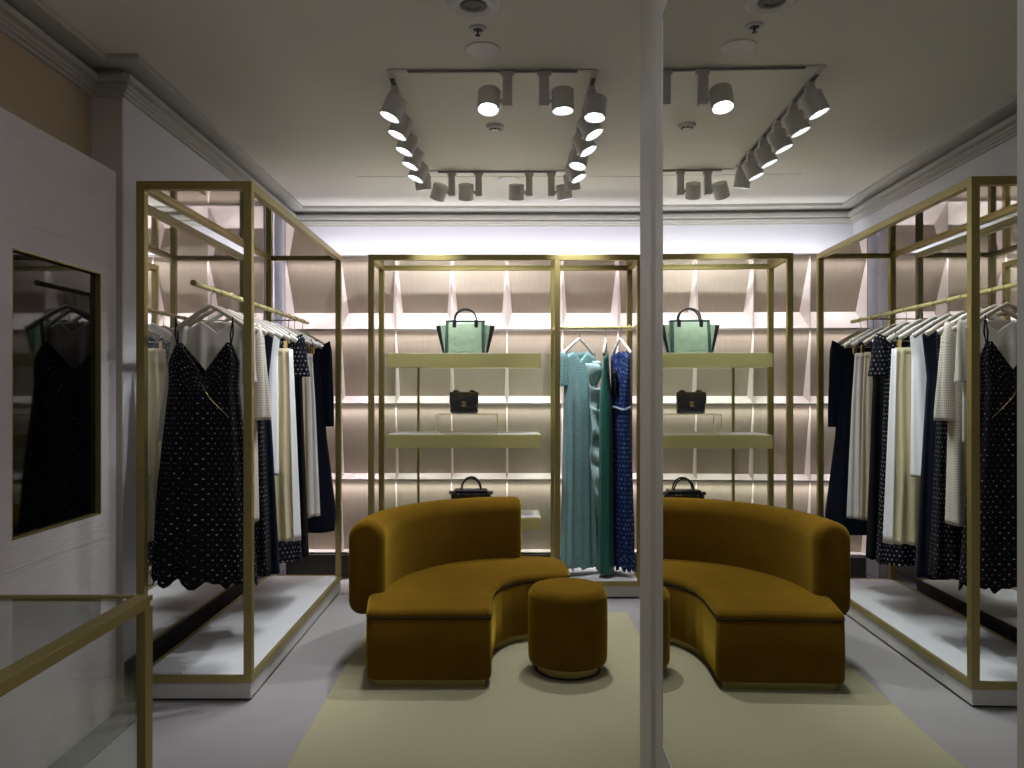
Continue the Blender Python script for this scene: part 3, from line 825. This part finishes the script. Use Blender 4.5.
# ------------------------------------------------------------------ bags
def tote():
    z = 1.787; t = thing('tote_bag', 'mint green winged leather handbag on the top brass shelf', 'handbag', ((465.3-505)*5.86/F, 5.90, z)); t.scale = (1, 1, 0.945)
    k = 5.82/F; bm = bmesh.new()
    # body: trapezoid box, tapering to the top in depth
    def slab(bm, w0, w1, d0, d1, z0, z1, x=0, n=10):
        rows = []
        for j in range(n+1):
            u = j/n; w = w0+(w1-w0)*u; d = d0+(d1-d0)*u+0.012*math.sin(PI*u); zz = z0+(z1-z0)*u; row = []
            for i in range(40):
                a = 2*PI*i/40; c, s = math.cos(a), math.sin(a)
                row.append(bm.verts.new((x+w*abs(c)**0.22*(1 if c > 0 else -1), d*abs(s)**0.35*(1 if s > 0 else -1), zz)))
            rows.append(row)
        for a, b in zip(rows, rows[1:]):
            for i in range(40): bm.faces.new([a[i], a[(i+1) % 40], b[(i+1) % 40], b[i]])
        bm.faces.new(rows[0]); bm.faces.new(rows[-1])
    slab(bm, 0.150, 0.146, 0.072, 0.040, 0.004, 0.262)
    obj('body', bm, M['green_leather'], t, smooth=True)
    for s in (-1, 1):
        bm = bmesh.new()
        v = [(s*0.135, -0.055, 0.004), (s*0.165, -0.04, 0.01), (s*0.212, -0.030, 0.222), (s*0.142, -0.040, 0.232)]
        a = [bm.verts.new(p) for p in v]; b = [bm.verts.new((p[0], -p[1], p[2])) for p in v]
        bm.faces.new(a); bm.faces.new(b[::-1])
        for i in range(4): bm.faces.new([a[i], a[(i+1) % 4], b[(i+1) % 4], b[i]])
        w_ = obj('wing', bm, M['green_leather'], t)
        bm = bmesh.new()
        v = [(s*0.156, -0.050, 0.008), (s*0.172, -0.042, 0.010), (s*0.222, -0.034, 0.222), (s*0.188, -0.040, 0.228)]
        a = [bm.verts.new(p) for p in v]; b = [bm.verts.new((p[0], -p[1], p[2])) for p in v]
        bm.faces.new(a); bm.faces.new(b[::-1])
        for i in range(4): bm.faces.new([a[i], a[(i+1) % 4], b[(i+1) % 4], b[i]])
        o = obj('wing_tip', bm, M['black_leather'], w_); o['label'] = 'black leather edge of the wing'
    bm = bmesh.new()
    for s in (-1, 1):
        n = 10
        rows = []
        for j in range(n+1):
            u = j/n; d = 0.072+(0.040-0.072)*u+0.012*math.sin(PI*u)+0.003; zz = 0.006+0.254*u
            cxx = s*(0.138-0.004*u)
            rows.append([bm.verts.new((cxx-0.013, -d, zz)), bm.verts.new((cxx+0.009, -d+0.002, zz)), bm.verts.new((cxx+0.009, -d+0.03, zz)), bm.verts.new((cxx-0.013, -d+0.03, zz))])
        for a, b in zip(rows, rows[1:]):
            for i in range(4): bm.faces.new([a[i], a[(i+1) % 4], b[(i+1) % 4], b[i]])
    box(bm, -0.148, 0.148, -0.044, 0.044, 0.250, 0.266, bev=0.003)
    obj('leather_trim', bm, M['green_trim'], t)
    for yy in (-0.046, 0.046):
        bm = bmesh.new()
        pts = [(-0.082, yy, 0.20), (-0.083, yy, 0.26)]+[(-0.082*math.cos(a), yy*0.7, 0.275+0.083*math.sin(a)) for a in [PI*k/14 for k in range(15)]]+[(0.083, yy, 0.26), (0.082, yy, 0.20)]
        tube(bm, pts, 0.0062, 8)
        for s in (-1, 1): box(bm, s*0.082-0.014, s*0.082+0.014, yy-0.008, yy+0.004, 0.205, 0.268, bev=0.003)
        obj('handle', bm, M['black_leather'], t, smooth=False)
tote()
RZ = 1.19
def riser():
    t = thing('glass_riser', 'low glass riser box with thin brass edges on the middle shelf', 'display riser', (-0.285, 5.90, RZ))
    w, d, h, q = 0.225, 0.13, 0.145, 0.0022
    bm = bmesh.new()
    for sx in (-1, 1):
        for sy in (-1, 1): box(bm, sx*w-q, sx*w+q, sy*d-q, sy*d+q, 0, h)
    for sy in (-1, 1):
        box(bm, -w, w, sy*d-q, sy*d+q, h-2*q, h); box(bm, -w, w, sy*d-q, sy*d+q, 0, 2*q)
    for sx in (-1, 1):
        box(bm, sx*w-q, sx*w+q, -d, d, h-2*q, h); box(bm, sx*w-q, sx*w+q, -d, d, 0, 2*q)
    obj('brass_edging', bm, M['brass_shelf'], t)
    obj('glass_top', B(-w, w, -d, d, h-0.001, h+0.003), M['glass'], t)
riser()
def quilted():
    t = thing('quilted_bag', 'small black quilted flap handbag with gold clasp on the glass riser', 'handbag', ((464-505)*5.86/F, 5.89, RZ+0.148))
    bm = bmesh.new(); w, d, h = 0.105, 0.038, 0.158
    box(bm, -w, w, -d, d, 0, h, bev=0.018); obj('body', bm, M['glossy_leather'], t, smooth=True)
    bm = bmesh.new(); n, m_ = 28, 18; rows = []
    for j in range(m_+1):
        v = j/m_; row = []
        for i in range(n+1):
            u = i/n*2-1
            q = abs(math.sin((u*4+v*3)*PI/1.0))*abs(math.sin((u*4-v*3)*PI/1.0))
            zlow = 0.058+0.018*abs(u)**3
            z = h+0.004-(h-zlow)*v
            y = -d-0.003-0.005*q-0.004*math.sin(v*PI)
            if v < 0.25: y = -d+0.034*(1-v/0.25)**1.3-0.004; z = h+0.006-(h-zlow)*v*(0.3+2.8*v)
            row.append(bm.verts.new((u*(w+0.003), y, z)))
        rows.append(row)
    for a, b in zip(rows, rows[1:]):
        for i in range(n): bm.faces.new([a[i], a[i+1], b[i+1], b[i]])
    o = obj('flap', bm, M['glossy_leather'], t, smooth=True); o.modifiers.new('th', 'SOLIDIFY').thickness = 0.006
    # two interlocked gold C rings and a bar
    bm = bmesh.new()
    for s in (-1, 1):
        pts = [(s*0.009+s*-0.016*math.cos(a)*1.0, -d-0.017, 0.072+0.016*math.sin(a)) for a in [R(-125)+R(250)*k/14 for k in range(15)]]
        tube(bm, pts, 0.0027, 6)
    box(bm, -0.020, 0.020, -d-0.014, -d-0.010, 0.0705, 0.0735)
    box(bm, -0.0015, 0.0015, -d-0.015, -d-0.011, 0.055, 0.089)
    obj('clasp', bm, M['gold'], t)
    for s in (-1, 1):
        bm = bmesh.new(); tube(bm, [(s*0.035, 0, h-0.004), (s*0.05, 0, h+0.012), (s*0.075, 0, h+0.012), (s*0.088, 0, h-0.004)], 0.008, 8)
        obj('strap_loop', bm, M['black_leather'], t, smooth=True)
quilted()
def satchel():
    t = thing('top_handle_bag', 'black top-handle handbag on the low shelf, peeking over the sofa back', 'handbag', ((471-505)*5.87/F, 5.90, 0.58))
    bm = B(-0.15, 0.15, -0.06, 0.06, 0, 0.165, bev=0.02); obj('body', bm, M['black_leather'], t, smooth=True)
    bm = B(-0.125, 0.125, -0.05, 0.05, 0.160, 0.188, bev=0.010); box(bm, -0.166, 0.166, -0.03, 0.03, 0.150, 0.170, bev=0.006)
    obj('top_panel', bm, M['black_leather'], t)
    for yy in (-0.040, 0.040):
        bm = bmesh.new()
        pts = [(-0.072*math.cos(a), yy, 0.185+0.088*math.sin(a)) for a in [PI*k/16 for k in range(17)]]
        tube(bm, pts, 0.0065, 8); obj('handle', bm, M['black_leather'], t, smooth=True)
    for x in (-0.095, 0.035, 0.06):
        bm = bmesh.new(); lathe(bm, [(0, -0.003), (0.007, -0.003), (0.007, 0.003), (0, 0.004)], c=(x, -0.062, 0.152), seg=12, mtx=Matrix.Rotation(PI/2, 4, 'X'))
        obj('stud', bm, M['steel'], t)
satchel()

# ------------------------------------------------------------------ ceiling fittings
TX0, TX1, TY0, TY1 = -0.575, 0.45, 3.876, 5.65
def track():
    t = thing('lighting_track', 'rectangular loop of slim lighting track fixed to the ceiling', 'lighting track', (0, 0, ZC))
    for (x0, x1, y0, y1) in ((TX0, TX1, TY0-0.016, TY0+0.016), (TX0, TX1, TY1-0.016, TY1+0.016),
                             (TX0-0.016, TX0+0.016, TY0, TY1), (TX1-0.016, TX1+0.016, TY0, TY1)):
        s = obj('track_bar', B(x0, x1, y0, y1, -0.006, 0.0), M['track_rim'], t)
        e = 0.006
        if x1-x0 > y1-y0: b_ = B(x0+0.09, x1-0.09, y0+e, y1-e, -0.012, -0.006)
        else: b_ = B(x0+e, x1-e, y0+0.09, y1-0.09, -0.012, -0.006)
        obj('slot', b_, M['track'], s)
track()
HEADR, HEADL = 0.055, 0.105
def head_meshes():
    me = {}
    bm = bmesh.new()                              # barrel along -Z, open end down
    lathe(bm, [(0, 0.05), (HEADR-0.004, 0.05), (HEADR, 0.046), (HEADR, -0.055), (HEADR-0.003, -0.058), (HEADR-0.008, -0.034), (0, -0.034)], seg=32)
    me['head'] = bm
    bm = bmesh.new(); lathe(bm, [(0, -0.0355), (HEADR-0.016, -0.0355), (HEADR-0.016, -0.038), (0, -0.040)], seg=28)
    me['lens'] = bm
    return me
SPOT_E = 30
def spot(x, y, side, target, label, lit=True, power=1.0, size=62, axis='x'):
    """side: direction in which the head sits off the box (unit vec in plan)"""
    t = thing('track_spotlight', label, 'spotlight', (x, y, ZC), 0, 'track spotlights')
    horizontal = axis == 'x'
    bxd = (-0.034, 0.034, -0.015, 0.015) if horizontal else (-0.015, 0.015, -0.034, 0.034)
    obj('adaptor', B(*bxd, -0.034, -0.010, bev=0.003), M['lamp_white'], t)
    obj('driver_box', B(-0.024, 0.024, -0.024, 0.024, -0.185, -0.032, bev=0.003), M['lamp_white'], t)
    c = Vector((side[0]*0.092, side[1]*0.092, -0.148))
    bm = bmesh.new(); tube(bm, [(side[0]*0.02, side[1]*0.02, -0.155), (side[0]*0.05, side[1]*0.05, -0.157)], 0.011, 10)
    obj('pivot', bm, M['lamp_white'], t)
    d = Vector(target)-(Vector((x, y, ZC))+c)
    d.normalize(); rot = d.to_track_quat('-Z', 'Y').to_matrix().to_4x4()
    hm = head_meshes()
    bmesh.ops.transform(hm['head'], matrix=Matrix.Translation(c) @ rot, verts=hm['head'].verts)
    bmesh.ops.transform(hm['lens'], matrix=Matrix.Translation(c) @ rot, verts=hm['lens'].verts)
    h = obj('lamp_head', hm['head'], M['lamp_white'], t, smooth=False)
    obj('lens', hm['lens'], M['lens'] if lit else M['lens_dim'], h)
    l = bpy.data.lights.new('spot_lamp', 'SPOT'); l.energy = SPOT_E*power; l.spot_size = R(size); l.spot_blend = 0.75
    l.shadow_soft_size = 0.022; l.color = (0.93, 0.97, 1.0)
    lo = bpy.data.objects.new('spot_lamp', l); COL.objects.link(lo); lo.parent = t
    lo.matrix_local = Matrix.Translation(c+d*0.062) @ rot
    return t
ORD = ['nearest', 'second', 'third', 'fourth', 'fifth', 'farthest']
LY = [4.07, 4.35, 4.64, 4.93, 5.22, 5.47]
for i, y in enumerate(LY):
    spot(TX0, y, (0.10, -0.99), (-1.45, y-0.25, 0.9) if i < 5 else (-0.40, 5.74, 1.45), 'white track spotlight in the left row, %s from the camera of six' % ORD[i], power=1.6 if i < 5 else 2.6, axis='y')
    spot(TX1, y, (0.12, -0.99), [(0.25, 3.6, 0.2), (1.55, y-0.40, 0.8), (1.55, y-0.4, 0.8), (-0.10, 4.45, 0.4), (1.5, y-0.4, 0.8), (0.66, 5.88, 1.35)][i], 'white track spotlight in the right row, %s from the camera of six' % ORD[i], power=[1.1, 0.5, 0.5, 4.2, 0.5, 3.2][i], axis='y')
spot(0.012, TY0, (-1, 0), (-0.25, 3.0, 0), 'white track spotlight on the front bar, head left of its box', power=0.7, size=75)
spot(0.195, TY0, (1, 0), (0.33, 3.75, 0), 'white track spotlight on the front bar, head right of its box', power=1.1, size=75)
spot(-0.385, TY1, (-1, 0), (-1.0, 6.4, 1.6), 'white track spotlight on the rear bar, first from the left', power=1.3, size=105)
spot(-0.19, TY1, (-1, 0), (-0.35, 6.3, 1.8), 'white track spotlight on the rear bar, second from the left', power=1.3, size=105)
spot(0.175, TY1, (-1, 0), (0.05, 6.3, 1.4), 'white track spotlight on the rear bar, third from the left', power=1.3, size=105)
spot(0.335, TY1, (1, 0), (0.72, 5.95, 1.2), 'white track spotlight on the rear bar, first from the right', power=3.2, size=90)

def disc(name, label, cat, x, y, prof, m, sub=None):
    t = thing(name, label, cat, (x, y, ZC))
    obj('plate', lathe(bmesh.new(), prof, seg=36), M[m], t, smooth=False)
    return t
t = disc('ceiling_speaker', 'round white ceiling speaker grille at the top edge above the front track', 'ceiling speaker', -0.13, 3.21, [(0, -0.006), (0.055, -0.006), (0.06, -0.012), (0.085, -0.016), (0.105, -0.010), (0.108, 0)], 'lamp_white')
obj('grille', lathe(bmesh.new(), [(0, -0.009), (0.03, -0.009), (0.032, -0.013), (0.045, -0.013), (0.047, -0.009), (0.055, -0.009), (0.055, -0.0062), (0, -0.0062)], seg=30), M['track'], t)
t = disc('sprinkler', 'small chrome ringed sprinkler with dark centre in front of the front track', 'sprinkler', -0.12, 3.43, [(0.020, -0.002), (0.024, -0.010), (0.036, -0.008), (0.040, 0)], 'base_top')
bm = bmesh.new(); lathe(bm, [(0, 0), (0.024, 0), (0.024, -0.006), (0, -0.006)], seg=20)
tube(bm, [(0, 0, -0.004), (0, 0, -0.03)], 0.004, 8); lathe(bm, [(0, -0.03), (0.012, -0.03), (0.012, -0.033), (0, -0.033)], seg=14)
obj('nozzle', bm, M['dark'], t)
disc('ceiling_cover', 'plain round white cover plate just in front of the front track', 'cover plate', -0.105, 3.64, [(0, -0.006), (0.075, -0.006), (0.081, -0.004), (0.082, 0)], 'lamp_white')
disc('ceiling_cover', 'plain round white cover plate near the rear track', 'cover plate', 0.03, 5.86, [(0, -0.006), (0.075, -0.006), (0.081, -0.004), (0.082, 0)], 'lamp_white')
t = disc('smoke_detector', 'white domed smoke detector inside the lighting track loop', 'smoke detector', -0.06, 4.69, [(0, -0.032), (0.03, -0.030), (0.036, -0.022), (0.050, -0.018), (0.054, 0)], 'lamp_white')
bm = bmesh.new()
for k in range(8):
    a = 2*PI*k/8
    box(bm, -0.007, 0.007, 0.026, 0.034, -0.030, -0.024, mtx=Matrix.Rotation(a, 4, 'Z'))
obj('vent_slot', bm, M['dark'], t)
struct('trim_5', B(-1.1, 1.6, 5.79, 5.793, ZC-0.003, ZC), M['track_rim'])

t = thing('fill_fixture', 'square frame added round the unseen fill lamp above the viewer', 'ceiling light', (-0.6, 1.2, ZC))  # made-up fixture for the added front fill lamp, out of view
bm = bmesh.new()
for (x0, x1, y0, y1) in ((-0.63, 0.63, -0.63, -0.60), (-0.63, 0.63, 0.60, 0.63), (-0.63, -0.60, -0.60, 0.60), (0.60, 0.63, -0.60, 0.60)):
    box(bm, x0, x1, y0, y1, -0.03, 0)
obj('light_frame', bm, M['lamp_white'], t)
